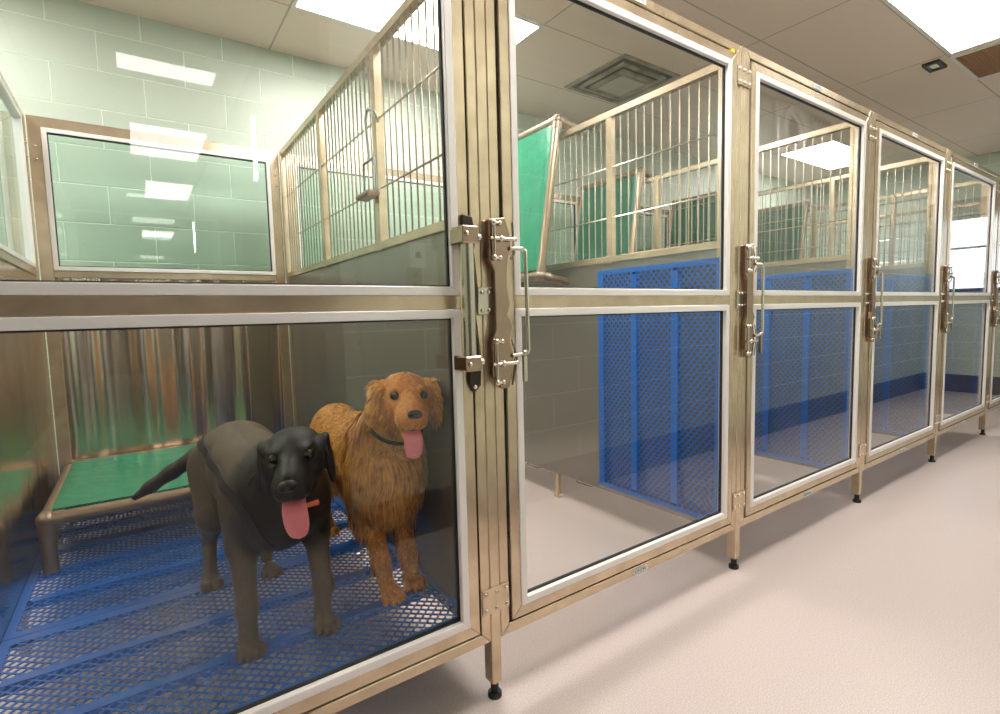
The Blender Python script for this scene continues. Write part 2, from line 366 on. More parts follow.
def make_front(k):
    x0 = 0; t = thing('kennel_gate', names_front[k], 'kennel door', ((k-1)*W, 0, 0), 'clear kennel fronts')
    a0, a1 = .019, W-.015
    MB().ring(a0, a1, .175, 2.092, .030, YO, YI).build('outer_frame', M['steel'], t, bevel=.002)
    g = MB(); b0, b1 = .057, W-.053
    g.ring(b0, b1, .213, 2.052, .032, YO-.004, YI-.004); g.box(b0+.03, b1-.03, YO-.003, YI-.004, 1.102, 1.138)
    gate = g.build('swinging_leaf', M['steel'], t, bevel=.0018)
    MB().ring(b0-.006, b1+.006, .207, 2.058, .0062, YO+.006, YI-.004).build('gate_seal', M['gasket'], gate)
    c0, c1 = b0+.032, b1-.032
    for nmz, (z0, z1) in (('upper', (1.138, 2.020)), ('lower', (.245, 1.102))):
        MB().ring(c0, c1, z0, z1, .022, YO-.007, YI-.006).build('glazing_trim', M['trim'], gate, bevel=.0015)
        MB().ring(c0+.022, c1-.022, z0+.022, z1-.022, .0038, -.007, .004).build('glazing_gasket', M['gasket'], gate)
        MB().box(c0+.0225, c1-.0225, -.004, .001, z0+.0225, z1-.0225).build('glass_pane', M['glass'], gate)
    maker_plate(t, .61, 2.077); maker_plate(t, .61, .190)
    if k == 1: MB().box(1.135, 1.155, YO-.004, YI-.006, 2.046, 2.062).build('yellow_tab', M['yellow'], t)
    if k >= 1:
        lt = MB().prism([(-.004, 1.335), (.048, 1.342), (.064, 1.30), (.066, 1.262), (.055, 1.232), (.050, 1.16), (.060, 1.115), (.050, 1.085), (.068, 1.05), (.056, 1.02), (.068, .965), (.066, .945), (.052, .888), (.026, .888), (.020, .91), (.0, .92), (.0, 1.02), (.012, 1.05), (.012, 1.20), (-.004, 1.232)], YO-.024, YO-.006).build('latch_plate', M['bronze'], t, bevel=.002)
        for z0, z1 in ((1.235, 1.325), (.906, 1.015)):
            MB().tube([(.008, YO-.032, z0), (.008, YO-.032, z1)], .0035, 8).ball((.008, YO-.030, z0), .0085).ball((.008, YO-.030, z1), .0085).ball((.028, YO-.028, z0), .007).ball((.028, YO-.028, z1), .007).tube([(.008, YO-.030, z0), (.028, YO-.028, z0)], .004, 6).tube([(.008, YO-.030, z1), (.028, YO-.028, z1)], .004, 6).build('hinge_rod', M['bright'], lt, True)
        for z in (1.285, .955): MB().tube([(-.004, YO-.030, z), (.074, YO-.030, z)], [.004, .006], 8).ball((.03, YO-.03, z), .009).ball((.074, YO-.03, z), .007).build('bolt_bar', M['bright'], lt, True)
        MB().tube([(.068, YO-.028, 1.33), (.074, YO-.028, 1.25), (.060, YO-.028, 1.232)], .003, 6).build('latch_spring', M['bright'], lt, True)
        MB().tube([(.060, YO-.028, 1.02), (.075, YO-.028, .965), (.058, YO-.028, .895)], .003, 6).build('latch_spring', M['bright'], lt, True)
        MB().tube(arc_pts([(.060, YO-.026, 1.262), (.108, YO-.032, 1.262), (.113, YO-.032, .978), (.062, YO-.026, .975)], .014), .0058, 10).build('pull_handle', M['bright'], t, True)
        MB().box(.093, .104, YO-.037, YO-.027, .902, .972).ball((.099, YO-.032, .980), .009).build('latch_clip', M['steel_cool'], t, True)
    else:
        e = W
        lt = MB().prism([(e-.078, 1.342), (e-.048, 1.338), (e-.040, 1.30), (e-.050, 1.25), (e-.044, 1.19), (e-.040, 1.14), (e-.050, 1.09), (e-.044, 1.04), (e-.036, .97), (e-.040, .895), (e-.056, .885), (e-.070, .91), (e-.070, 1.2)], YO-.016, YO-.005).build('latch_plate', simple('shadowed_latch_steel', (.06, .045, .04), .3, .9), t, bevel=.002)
        MB().tube([(e-.041, YO-.016, 1.30), (e-.050, YO-.016, 1.25), (e-.044, YO-.016, 1.19), (e-.040, YO-.016, 1.14), (e-.050, YO-.016, 1.09), (e-.044, YO-.016, 1.04), (e-.036, YO-.016, .97), (e-.040, YO-.016, .90)], .003, 6).build('latch_rim', M['bright'], lt, True)
        hb = MB().tube([(e-.086, YO-.048, .965), (e-.086, YO-.048, 1.29)], .0165, 16).build('pull_handle', M['steel_cool'], t, True)
        for z0, z1 in ((1.262, 1.305), (.947, .985)): MB().box(e-.110, e-.064, YO-.068, YO-.004, z0, z1).build('handle_bracket', M['bronze'], hb, bevel=.003)
        for z in (1.285, .965):
            MB().tube([(e-.066, YO-.04, z), (e-.034, YO-.022, z)], .005, 8).ball((e-.034, YO-.022, z), .009).build('bolt_bar', M['bright'], lt, True)
            shared('bolt', bolt_me, hb, (e-.098, YO-.069, z))
        shared('bolt', bolt_me, lt, (e-.054, YO-.017, .90))
    return t
for k in range(6): make_front(k)

# ------------------------------------------------------------------ support posts between the fronts
post_lab = ['nearest steel post with a square leg, between the dogs and the empty kennel', 'second steel post from the left, at the end of the first hung blue grates',
 'third steel post from the left along the kennel row', 'fourth steel post from the left along the kennel row', 'far steel post just before the right edge of the photo']
post = None
def make_post():
    t = thing('kennel_post', post_lab[0], 'post', (0, 0, 0), 'posts between the kennel fronts')
    MB().box(-.0145, .0175, YO-.001, YI+.01, .045, 2.092).build('post_tube', M['steel'], t, bevel=.002)
    MB().box(-.0145, .0175, YI+.0101, YI+.045, .17, 2.05).build('channel', M['steel'], t)
    MB().tube([(.0015, 0, 0), (.0015, 0, .012)], .020, 14).tube([(.0015, 0, .012), (.0015, 0, .05)], .012, 10).build('levelling_foot', M['rubber'], t, True)
    for z in (1.98, 1.123, .296):
        if z == 1.123:
            p = MB().prism([(-.032, z-.036), (-.030, z+.036), (.020, z+.036), (.024, z+.015), (.034, z+.0), (.024, z-.015), (.020, z-.036)], YO-.0055, YO-.0012).build('joining_plate', M['steel_cool'], t, bevel=.001)
            bp = [(-.018, z+.024), (.004, z+.024), (-.018, z-.024), (.004, z-.024)]
        else:
            p = MB().box(-.043, .046, YO-.0055, YO-.0012, z-.036, z+.036).build('joining_plate', M['steel'], t, bevel=.001)
            bp = [(a, z+b) for a in (-.032, .0015, .036) for b in (-.023, .023)]
        for a, b in bp: shared('bolt', bolt_me, p, (a, YO-.0065, b))
    return t
post = make_post()
for k in range(1, 5):
    c = dup(post); c.location.x = k*W; c['label'] = post_lab[k]

# ------------------------------------------------------------------ partitions running back from each post
D = 2.12
part_lab = {0: 'barred partition between the dogs\' kennel and the empty kennel', 1: 'barred partition with blue grates and a hung green cot on its near side',
 2: 'second barred partition beyond the empty kennel', 3: 'barred partition three kennels right of the dogs', 4: 'barred partition four kennels right of the dogs', 5: 'farthest barred partition near the end wall'}
def make_partition(k):
    t = thing('kennel_partition', part_lab[k], 'partition', (k*W, 0, 0), 'barred kennel partitions')
    y0, y1 = YI+.046, D
    f = MB().box(-.016, .016, y0, y1, 2.04, 2.072)
    for y in (.672, 1.345): f.box(-.0155, .0155, y-.018, y+.018, 1.33, 2.041)
    f.box(-.016, .016, y1-.035, y1, .15, 2.041).box(-.0158, .0158, y0, y0+.02, .15, 2.041).box(-.0165, .0165, y0, y1, 1.335, 1.365)
    f.build('partition_frame', M['steel'], t, bevel=.0015)
    for a, b in ((y0+.02, .654), (.690, 1.327), (1.363, y1-.035)):
        mb = MB(); n = round((b-a)/.047)
        for i in range(1, n): y = a+(b-a)*i/n; mb.tube([(0, y, 1.36), (0, y, 2.042)], .0036, 6)
        for z in (1.555, 1.80): mb.tube([(-.006, a, z), (-.006, b, z)], .0036, 6)
        mb.build('bars', M['steel_cool'], t, True)
    MB().box(-.007, .007, y0+.02, y1-.035, .142, 1.336).build('solid_panel', M['panel_grey'], t)
    for y in (1.10, 2.05):
        MB().box(-.014, .014, y-.014, y+.014, .02, .135).box(-.02, .02, y-.02, y+.02, 0, .02).build('leg', M['steel'], t, bevel=.0015)
    for y in (.83, 1.27): MB().tube(arc_pts([(-.007, y-.06, .165), (-.06, y-.06, .158), (-.06, y+.06, .158), (-.007, y+.06, .165)], .012), .004, 6).build('grate_bracket', M['bright'], t, True)
    return t
for k in range(0, 6): make_partition(k)
# left partition of the dogs' kennel: clear upper pane, polished lower sheet
XP = -1.145
t = thing('kennel_partition', 'framed clear partition at the left edge of the dogs\' kennel', 'partition', (XP, 0, 0), 'clear kennel partitions')
f = MB().ring(.06, D, .15, 2.065, .032, -.016, .016, 'yz').box(-.016, .016, .06, D, 1.32, 1.352); f.box(-.0165, .0165, D-.09, D, .15, 2.06)
pf = f.build('partition_frame', M['steel'], t, bevel=.002)
MB().ring(.12, D-.10, 1.352, 2.033, .02, -.012, .019, 'yz').build('glazing_trim', M['trim'], t, bevel=.0015)
MB().box(-.003, .003, .14, D-.12, 1.372, 2.013).build('glass_pane', M['glass_green'], t)
MB().box(-.008, .008, .092, D-.09, .182, 1.32).build('steel_sheet', M['sheet'], t)
for z in (1.93, 1.87): shared('bolt', bolt_me, pf, (.019, D-.045, z)).rotation_euler = (0, 0, math.pi/2)
for y in (.1, 1.1, 2.05): MB().box(-.014, .014, y-.014, y+.014, 0, .15).build('leg', M['steel'], t, bevel=.0015)

# back panels
back_lab = {0: 'back panel of the dogs\' kennel, clear above and wavy steel below', 1: 'back panel of the empty kennel, mostly hidden by the green cot'}
for k in range(0, 6):
    xa = XP+.02 if k == 0 else (k-1)*W+.02; xb = k*W-.02
    t = thing('kennel_back_panel', back_lab.get(k, 'back panel at the rear of kennel behind the %s front' % {2: 'third', 3: 'fourth', 4: 'fifth', 5: 'farthest'}.get(k, '')), 'panel', ((xa+xb)/2, D, 0), 'kennel back panels'); h = (xb-xa)/2
    f = MB().ring(-h, h, .15, 2.07, .05, .002, .034).box(-h+.05, h-.05, .002, .034, 1.318, 1.352)
    fr = f.build('panel_frame', M['steel'], t, bevel=.002)
    MB().ring(-h+.05, h-.05, 1.352, 2.02, .02, -.004, .03).build('glazing_trim', M['trim'], t, bevel=.0015)
    MB().ring(-h+.07, h-.07, 1.372, 2.0, .004, .0, .02).build('glazing_gasket', M['gasket'], t)
    MB().box(-h+.07, h-.07, .012, .017, 1.372, 2.0).build('glass_pane', M['glass_green'], t)
    MB().box(-h+.05, h-.05, .012, .018, .2, 1.318).build('steel_sheet', M['wavy'], t)
    for s in (-1, 1): MB().box(s*(h-.02)-.014, s*(h-.02)+.014, .004, .032, 0, .15).build('leg', M['steel'], t)
    for s in (-1, 1):
        for z in (1.93, 1.87): shared('bolt', bolt_me, fr, (s*(h-.025), -.002, z))

# wire hook hanging on the partition bars
t = thing('wire_hook', 'galvanised wire hook with a square loop hanging on the barred partition', 'hook', (-.022, .68, 1.52))
MB().tube(arc_pts([(.012, -.045, .262), (-.006, -.045, .305), (-.012, .0, .318), (-.014, .02, .28), (-.014, -.002, .135)], .015), .0055, 8).build('hook_rod', M['tube_dark'], t, True)
MB().tube(arc_pts([(-.014, -.055, .02), (-.014, -.055, .135), (-.014, .055, .135), (-.014, .055, .02)], .012), .005, 8).build('square_loop', M['tube_dark'], t, True)
MB().box(-.05, .0, -.062, .062, .0, .02).build('lower_bar', M['cot_pole'], t, bevel=.006)

# ------------------------------------------------------------------ blue floor grates
def grate_meshes():
    A, B, fw = .56, .35, .035          # half length (x) and half width (y), frame strip
    f = MB().ring(-A, A, -B, B, .022, -.004, 0, 'xy').box(-A+.02, A-.02, -B+.02, -B+fw, -.0038, -.0002).box(-A+.02, A-.02, B-fw, B-.02, -.0038, -.0002).ring(-A, A, -B, B, .004, -.028, -.004, 'xy')
    ribs = []
    for y in (-.115, .115): ribs.append(y); f.box(-A+fw, A-fw, y-.017, y+.017, -.003, .0015); f.box(-A+.005, A-.005, y-.012, y-.009, -.026, -.003); f.box(-A+.005, A-.005, y+.009, y+.012, -.026, -.003)
    frame = f.mesh('grate_frame', M['blue'])
    mb = MB(); Sx, Ly, wd = .0168, .029, .0037
    edges = [-B+fw-.004, -.115-.013, -.115+.013, .115-.013, .115+.013, B-fw+.004]
    nx = int((2*A-.044)/Sx)
    for bay in range(3):
        ya, yb = edges[2*bay], edges[2*bay+1]; ns = round((yb-ya)/(Ly/2)); st = (yb-ya)/ns
        for j in range(nx+1):
            x = -A+.024+j*Sx; base = len(mb.v)
            for i in range(ns+1):
                xx = x+(Sx/2-.0012)*(1 if (i+j) % 2 else -1); y = ya+i*st
                mb.v += [(xx-wd, y, -.0006), (xx+wd, y, -.0006), (xx+wd, y, -.0036), (xx-wd, y, -.0036)]
            for i in range(ns):
                a = base+4*i
                for q in range(4): mb.f.append((a+q, a+(q+1) % 4, a+4+(q+1) % 4, a+4+q))
    return frame, mb.mesh('grate_mesh', M['blue'])
gf, gm = grate_meshes()
GZ = .212
def grate(label, loc, rot=(0, 0, 0), group=None):
    t = thing('floor_grate', label, 'floor grate', loc, group, rot)
    shared('grate_frame', gf, t); shared('expanded_mesh', gm, t)
    return t
gx = (XP+.02+(-.02))/2-.003
for i, (y, lab) in enumerate(((.415, 'blue mesh floor grate under the front paws of both dogs'), (1.118, 'blue mesh floor grate behind the black dog\'s hind paws'), (1.765, 'blue mesh floor grate beneath the lying green cot'))):
    g = grate(lab, (gx, y, GZ), group='blue grates on the floor of the dogs\' kennel')
    if i == 2: g.scale.y = .85
gr = 'blue grates stood against the partitions'
HX = -.035
def hung(k, y, z, dx, lab, tilt=0.0):
    return grate(lab, (k*W+HX-dx, y, z), (0, -math.pi/2+tilt, 0), gr)
hung(1, .385, .735, .0, 'large blue mesh grate standing upright against the partition of the empty kennel')
hung(2, .385, .725, .0, 'blue mesh grate standing upright in the third kennel from the left')
hung(3, .385, .725, .0, 'blue grate standing in the fourth kennel from the left')
hung(4, .385, .725, .0, 'pale-looking grate standing in the fifth kennel from the left')

# ------------------------------------------------------------------ green cots
def make_cot():
    """a raised bed: origin at the floor under its centre, long side along y, top at z = .205"""
    t = thing('dog_cot', 'x', 'dog bed', (0, 0, 0), 'green raised dog cots'); a, b, z, r = .30, .425, .19, .0235
    for x in (-a, a): MB().tube([(x, -b, z), (x, b, z)], r, 14).build('side_rail', M['cot_pole'], t, True)
    for y in (-b, b): MB().tube([(-a, y, z), (a, y, z)], r, 14).build('end_rail', M['cot_pole'], t, True)
    for x in (-a, a):
        for y in (-b, b):
            MB().tube([(x, y, 0), (x, y, z-.03)], .024, 12).build('leg', M['cot_pole'], t, True)
            MB().ball((x, y, z), .031, 12, 8).tube([(x, y, z-.055), (x, y, z)], .0285, 12).tube([(x, y, z), (x-math.copysign(.05, x), y, z)], .027, 12).tube([(x, y, z), (x, y-math.copysign(.05, y), z)], .027, 12).build('corner_joint', M['cot_joint'], t, True)
    mb = MB(); n = 16; m = 22; random.seed(3)          # sheet wraps over the rails and sags a little
    xs = [-a-.025+(2*a+.050)*i/n for i in range(n+1)]; ys = [-b+.03+(2*b-.06)*j/m for j in range(m+1)]
    def hz(x, y):
        u = 1-(x/a)**2 if abs(x) < a else 0; q = 1-(y/b)**2
        e = max(0, abs(x)-a)/.025
        return z+.026*math.sqrt(max(0, 1-e*e))-.012*max(0, u)*q
    base = len(mb.v)
    for x in xs:
        for y in ys: mb.v.append((x, y, hz(x, y)))
    N2 = (n+1)*(m+1)
    for x in xs:
        for y in ys: mb.v.append((x*.985, y, hz(x, y)-.004))
    q = lambda i, j: i*(m+1)+j
    for i in range(n):
        for j in range(m):
            mb.f.append((q(i, j), q(i+1, j), q(i+1, j+1), q(i, j+1))); mb.f.append((N2+q(i, j+1), N2+q(i+1, j+1), N2+q(i+1, j), N2+q(i, j)))
    for i in range(n): mb.f.append((q(i+1, 0), q(i, 0), N2+q(i, 0), N2+q(i+1, 0))); mb.f.append((q(i, m), q(i+1, m), N2+q(i+1, m), N2+q(i, m)))
    for j in range(m): mb.f.append((q(0, j), q(0, j+1), N2+q(0, j+1), N2+q(0, j))); mb.f.append((q(n, j+1), q(n, j), N2+q(n, j), N2+q(n, j+1)))
    mb.build('fabric', M['green'], t, True)
    return t
cot = make_cot(); cot.location = (-.775, 1.645, GZ); cot['label'] = 'green raised dog cot lying on the grate behind the black dog'
def hung_cot(k, yc, zt, lab, lean=.165, sc=(1, 1, 1)):
    c = dup(cot); c['label'] = lab; c.scale = sc
    # long side upright, sheet facing the kennel (-x); the top rail's legs hook over the partition's top rail
    R_ = Matrix(((0, 0, -1), (1, 0, 0), (0, -1, 0))).to_4x4()    # local y (long) -> -z, local x -> y, local z -> -x
    R_ = Matrix.Rotation(lean, 4, 'Y') @ R_
    c.rotation_euler = R_.to_euler()
    top = R_ @ Vector((0, -.425, .19)); want = Vector((k*W-.045, yc, zt)); c.location = want-top
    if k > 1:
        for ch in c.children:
            if ch.name.startswith('fabric'): ch.data = ch.data.copy(); ch.data.materials[0] = M['green_shaded']
    return c
hung_cot(1, 1.31, 2.128, 'large green cot hung upright on the partition right of the empty kennel')
hung_cot(2, 1.76, 2.128, 'green cot with painted-in shade, hung upright, seen through the bars left of the second post')
hung_cot(3, 1.76, 2.128, 'green cot with painted-in shade, hung upright in the fourth kennel from the left')
hung_cot(4, 1.70, 2.128, 'green cot with painted-in shade, hung upright in the fifth kennel from the left')

# ------------------------------------------------------------------ dogs: blended volumes meshed as one continuous skin
def rc(p, a, b, ra, rb):
    a = np.array(a, float); b = np.array(b, float); ba = b-a; L2 = ba@ba
    h = np.clip(((p-a)@ba)/L2, 0, 1)
    return np.linalg.norm(p-a-h[..., None]*ba, axis=-1)-(ra+(rb-ra)*h)
def el(p, c, r, R=None):
    q = p-np.array(c, float)
    if R is not None: q = q@R                      # columns of R = ellipsoid axes in world
    r = np.array(r, float); k0 = np.linalg.norm(q/r, axis=-1); k1 = np.linalg.norm(q/(r*r), axis=-1)
    return k0*(k0-1)/np.maximum(k1, 1e-6)
def voxel_mesh(prims, lo, hi, h):
    lo = np.array(lo); n = np.ceil((np.array(hi)-lo)/h).astype(int)+1
    vol = np.full(n, .2)
    ax = [lo[i]+h*np.arange(n[i]) for i in range(3)]
    for kind, args, k, box in prims:
        bl, bh = box; m = k+.03
        s = [slice(max(0, int((bl[i]-m-lo[i])/h)), min(n[i], int((bh[i]+m-lo[i])/h)+2)) for i in range(3)]
        if any(q.start >= q.stop for q in s): continue
        P = np.stack(np.meshgrid(*[ax[i][s[i]] for i in range(3)], indexing='ij'), -1)
        neg = kind.startswith('-'); d = (rc if kind.endswith('rc') else el)(P, *args); v0 = vol[tuple(s)]
        if neg:
            d = -d; hh = np.clip(.5-.5*(d-v0)/-k, 0, 1) if False else np.maximum(k-np.abs(v0-d), 0)/k
            vol[tuple(s)] = np.maximum(v0, d)+hh*hh*k*.25
        else:
            hh = np.maximum(k-np.abs(v0-d), 0)/k; vol[tuple(s)] = np.minimum(v0, d)-hh*hh*k*.25
    # surface nets
    ins = vol < 0; c = [slice(0, -1), slice(1, None)]
    cnt = np.zeros(n-1); pos = np.zeros((*(n-1), 3))
    offs = [(i, j, k) for i in (0, 1) for j in (0, 1) for k in (0, 1)]
    for a in offs:
        for b in offs:
            if sum(b)-sum(a) == 1 and all(y >= x for x, y in zip(a, b)):
                va = vol[c[a[0]], c[a[1]], c[a[2]]]; vb = vol[c[b[0]], c[b[1]], c[b[2]]]
                cr = (va < 0) != (vb < 0); t = np.where(cr, va/np.where(cr, va-vb, 1), 0)
                cnt += cr
                for q in range(3): pos[..., q] += np.where(cr, a[q]+t*(b[q]-a[q]), 0)
    act = cnt > 0; idx = -np.ones(n-1, int); idx[act] = np.arange(act.sum())
    ijk = np.argwhere(act); V = lo+h*(ijk+pos[act]/cnt[act][:, None])
    F = []
    for q in range(3):
        o = [0, 1, 2]; o.remove(q); u, v_ = o
        sl0 = [slice(None)]*3; sl1 = [slice(None)]*3; sl0[q] = slice(0, -1); sl1[q] = slice(1, None)
        a = ins[tuple(sl0)]; b = ins[tuple(sl1)]; e = np.argwhere(a != b)
        e = e[(e[:, u] > 0) & (e[:, v_] > 0) & (e[:, u] < n[u]-1) & (e[:, v_] < n[v_]-1)]
        def cell(du, dv):
            x = e.copy(); x[:, u] -= du; x[:, v_] -= dv; return idx[x[:, 0], x[:, 1], x[:, 2]]
        quad = np.stack([cell(1, 1), cell(0, 1), cell(0, 0), cell(1, 0)], 1)
        flip = ~a[e[:, 0], e[:, 1], e[:, 2]]
        if q == 1: flip = ~flip
        quad[flip] = quad[flip][:, ::-1]; F.append(quad)
    F = np.concatenate(F); F = F[(F >= 0).all(1)]
    return V, F
def smooth_verts(V, F, it=2, lam=.5):
    E = np.concatenate([F[:, [i, (i+1) % 4]] for i in range(4)]); n = len(V)
    for _ in range(it):
        acc = np.zeros_like(V); c = np.zeros(n)
        for a, b in ((0, 1), (1, 0)): np.add.at(acc, E[:, a], V[E[:, b]]); np.add.at(c, E[:, a], 1)
        V = V+lam*(acc/np.maximum(c, 1)[:, None]-V)
    return V
def smooth_body(V, F, yh):
    a = smooth_verts(V, F, 1, .4); b = smooth_verts(a, F, 9, .5)
    wt = np.clip((V[:, 1]-yh)/.04, 0, 1)*np.clip((V[:, 2]-g-.10)/.05, 0, 1)
    return a+(b-a)*wt[:, None]
def np_mesh(name, V, F, mat, parent, origin, smooth=True):
    me = bpy.data.meshes.new(name); me.from_pydata((V-np.array(origin)).tolist(), [], F.tolist()); me.materials.append(mat)
    me.polygons.foreach_set('use_smooth', [smooth]*len(me.polygons)); me.update()
    o = bpy.data.objects.new(name, me); COL.objects.link(o); o.parent = parent; return o
class Dog:
    def __init__(s): s.pr = []
    def c(s, a, b, ra, rb, k=.03, neg=False):
        m = max(ra, rb); a = np.array(a); b = np.array(b)
        s.pr.append((('-' if neg else '')+'rc', (a, b, ra, rb), k, (np.minimum(a, b)-m, np.maximum(a, b)+m)))
    def e(s, c, r, k=.03, R=None, neg=False):
        m = max(r); c = np.array(c); s.pr.append((('-' if neg else '')+'el', (c, r, R), k, (c-m, c+m)))
def head_frame(center, F, U=(0, 0, 1), roll=0):
    F = Vector(F).normalized(); Rt = F.cross(Vector(U)).normalized(); Up = Rt.cross(F)
    if roll: Rt, Up = Rt*math.cos(roll)+Up*math.sin(roll), Up*math.cos(roll)-Rt*math.sin(roll)
    C = Vector(center); Rm = np.array([list(F), list(Rt), list(Up)]).T
    return (lambda f, r, u: C+F*f+Rt*r+Up*u), Rm
def Rot(Rm, ax, ang):
    """rotate the head frame about one of its own axes (0 forward, 1 right, 2 up)"""
    c, s_ = math.cos(ang), math.sin(ang); m = np.eye(3); i, j = [(1, 2), (2, 0), (0, 1)][ax]; m[i, i] = c; m[i, j] = -s_; m[j, i] = s_; m[j, j] = c
    return Rm@m
def paw(d, x, y, g, s=1., k=.012, yaw=0.):
    d.e((x, y+.012, g+.021*s), (.024*s, .030*s, .019*s), .02)
    for i, a in enumerate((-.025, -.0088, .0088, .025)):
        fy = -.034 if i in (1, 2) else -.022
        d.c((x+a*s*.6, y+.004, g+.024*s), (x+a*s*.95, y+fy*s*.6, g+.019*s), .0095*s, .0100*s, .004)
        d.c((x+a*s*.95, y+fy*s*.6, g+.019*s), (x+a*s*1.05, y+fy*s, g+.009*s), .0100*s, .0085*s, .004)
def eyes_nose(parent, H, org, sc, iris, ey, nose_c, nose_mat, er=.0125):
    for s in (-1, 1):
        c = Vector(H(*[ey[0], s*ey[1], ey[2]]))-Vector(org)
        e = MB().ball(tuple(c), er*sc, 16, 12).build('eye', iris, parent, True)
        f = (Vector(H(1, 0, 0))-Vector(H(0, 0, 0)))
        d = (f+(Vector(H(0, s*.18, 0))-Vector(H(0, 0, 0)))).normalized()
        MB().ball(tuple(c+d*er*sc*.62), er*sc*.50, 12, 8).build('pupil', M['pupil'], e, True)
    c = Vector(H(*nose_c))-Vector(org)
    F = Vector(H(1, 0, 0))-Vector(H(0, 0, 0)); R = Vector(H(0, 1, 0))-Vector(H(0, 0, 0)); U = Vector(H(0, 0, 1))-Vector(H(0, 0, 0))
    d = Dog(); Rm = np.array([list(F), list(R), list(U)]).T
    P = lambda f, r, u: np.array(c+(F*f+R*r+U*u)*sc)
    d.e(P(0, 0, 0), (.014*sc, .020*sc, .0135*sc), .006, Rm); d.e(P(.0, -.009, -.002), (.013*sc, .011*sc, .010*sc), .006, Rm); d.e(P(.0, .009, -.002), (.013*sc, .011*sc, .010*sc), .006, Rm)
    for s in (-1, 1): d.e(P(.0125, s*.009, -.001), (.006*sc, .0042*sc, .0036*sc), .002, Rm, neg=True)
    V, Fc = voxel_mesh(d.pr, np.array(c)-.035, np.array(c)+.035, .0018)
    np_mesh('nose', V, Fc, nose_mat, parent, (0, 0, 0))
M['pupil'] = simple('eye_pupil', (.003, .003, .003), .06)
M['iris_brown'] = simple('eye_dark_brown', (.018, .009, .005), .10)
M['nose_black'] = simple('wet_black_nose', (.012, .010, .010), .28, bump=(400, .3, .0006))
M['tongue'] = simple('pink_tongue', (.88, .20, .25), .30, bump=(260, .35, .0008), var=(.95, .27, .32), sss=.1)
M['mouth'] = simple('dark_mouth', (.03, .008, .008), .4)
M['black_webbing'] = simple('black_nylon_webbing', (.006, .006, .007), .55)
def tongue(parent, H, org, path, width, th=.005):
    """path: head-frame points from throat to tip; a curved, grooved tongue"""
    P = [Vector(H(*p))-Vector(org) for p in path]; R = (Vector(H(0, 1, 0))-Vector(H(0, 0, 0)))
    # resample
    pts = []
    for i in range(len(P)-1):
        for k in range(6):
            t = k/6; p0 = P[max(i-1, 0)]; p1 = P[i]; p2 = P[i+1]; p3 = P[min(i+2, len(P)-1)]
            pts.append(.5*((2*p1)+(p2-p0)*t+(2*p0-5*p1+4*p2-p3)*t*t+(-p0+3*p1-3*p2+p3)*t**3))
    pts.append(P[-1]); n = len(pts); mb = MB(); m = 12
    for i, p in enumerate(pts):
        t = i/(n-1); T = (pts[min(i+1, n-1)]-pts[max(i-1, 0)]).normalized(); N = R.cross(T).normalized()
        wd = width*(.36+.16*math.sin(min(1, t/.75)*math.pi/2)); e = max(0, (t-.72)/.28); wd *= math.sqrt(max(.0, 1-e**2.2)) if e > 0 else 1; wd = max(wd, .001)
        for k in range(m):
            a = 2*math.pi*k/m; u = math.cos(a); v = math.sin(a)
            g = .0022*math.exp(-(u/.22)**2)*(1 if v < 0 else -1)
            mb.v.append(tuple(p+R*u*wd+N*(v*th*math.sqrt(max(.05, 1-e**3))+g+.004*abs(u)**2)))
    for i in range(n-1):
        for k in range(m): a = i*m+k; b = i*m+(k+1) % m; mb.f.append((a, b, b+m, a+m))
    mb.f.append(tuple(range(m-1, -1, -1))); mb.f.append(tuple((n-1)*m+k for k in range(m)))
    return mb.build('tongue', M['tongue'], parent, True)

def coat(name, c0, c1, rough, scale, strength, stretch, coatw=0., sheen=0.):
    m, nt, b = nm(name); setp(b, rough=rough, coat=coatw, sheen=sheen)
    nz = noise_bump(nt, b, scale, strength, .004, stretch, detail=4); vary(nt, b, nz, c0, c1, .3, .72); return m
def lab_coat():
    """dark brown-black flanks and legs, jet black head, chest and tail tip (glare on the body painted into the coat colour)"""
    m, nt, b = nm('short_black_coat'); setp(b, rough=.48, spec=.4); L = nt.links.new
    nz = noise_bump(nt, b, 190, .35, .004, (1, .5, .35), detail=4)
    vary(nt, b, nz, (.080, .056, .034), (.108, .078, .050), .3, .7); brown = b.inputs['Base Color'].links[0].from_socket  # the lighter brown stands in for glare on flanks and legs
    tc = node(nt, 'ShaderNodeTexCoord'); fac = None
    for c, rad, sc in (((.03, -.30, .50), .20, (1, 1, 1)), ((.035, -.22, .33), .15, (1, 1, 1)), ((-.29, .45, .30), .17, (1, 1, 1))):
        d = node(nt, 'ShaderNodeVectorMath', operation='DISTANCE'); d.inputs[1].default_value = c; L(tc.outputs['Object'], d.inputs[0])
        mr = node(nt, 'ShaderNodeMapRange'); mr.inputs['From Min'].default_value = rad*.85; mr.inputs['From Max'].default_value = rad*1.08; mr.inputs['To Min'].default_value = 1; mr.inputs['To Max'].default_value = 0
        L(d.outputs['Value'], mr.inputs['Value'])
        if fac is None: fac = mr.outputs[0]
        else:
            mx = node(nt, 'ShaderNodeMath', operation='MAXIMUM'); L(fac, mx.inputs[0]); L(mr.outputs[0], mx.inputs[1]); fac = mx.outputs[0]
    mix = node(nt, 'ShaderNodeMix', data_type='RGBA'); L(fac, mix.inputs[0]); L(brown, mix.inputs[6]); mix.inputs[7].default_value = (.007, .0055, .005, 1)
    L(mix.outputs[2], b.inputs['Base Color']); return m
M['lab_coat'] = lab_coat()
M['gold_coat'] = coat('golden_coat', (.52, .15, .014), (.85, .33, .06), .6, 90, .8, (1, .7, .22))

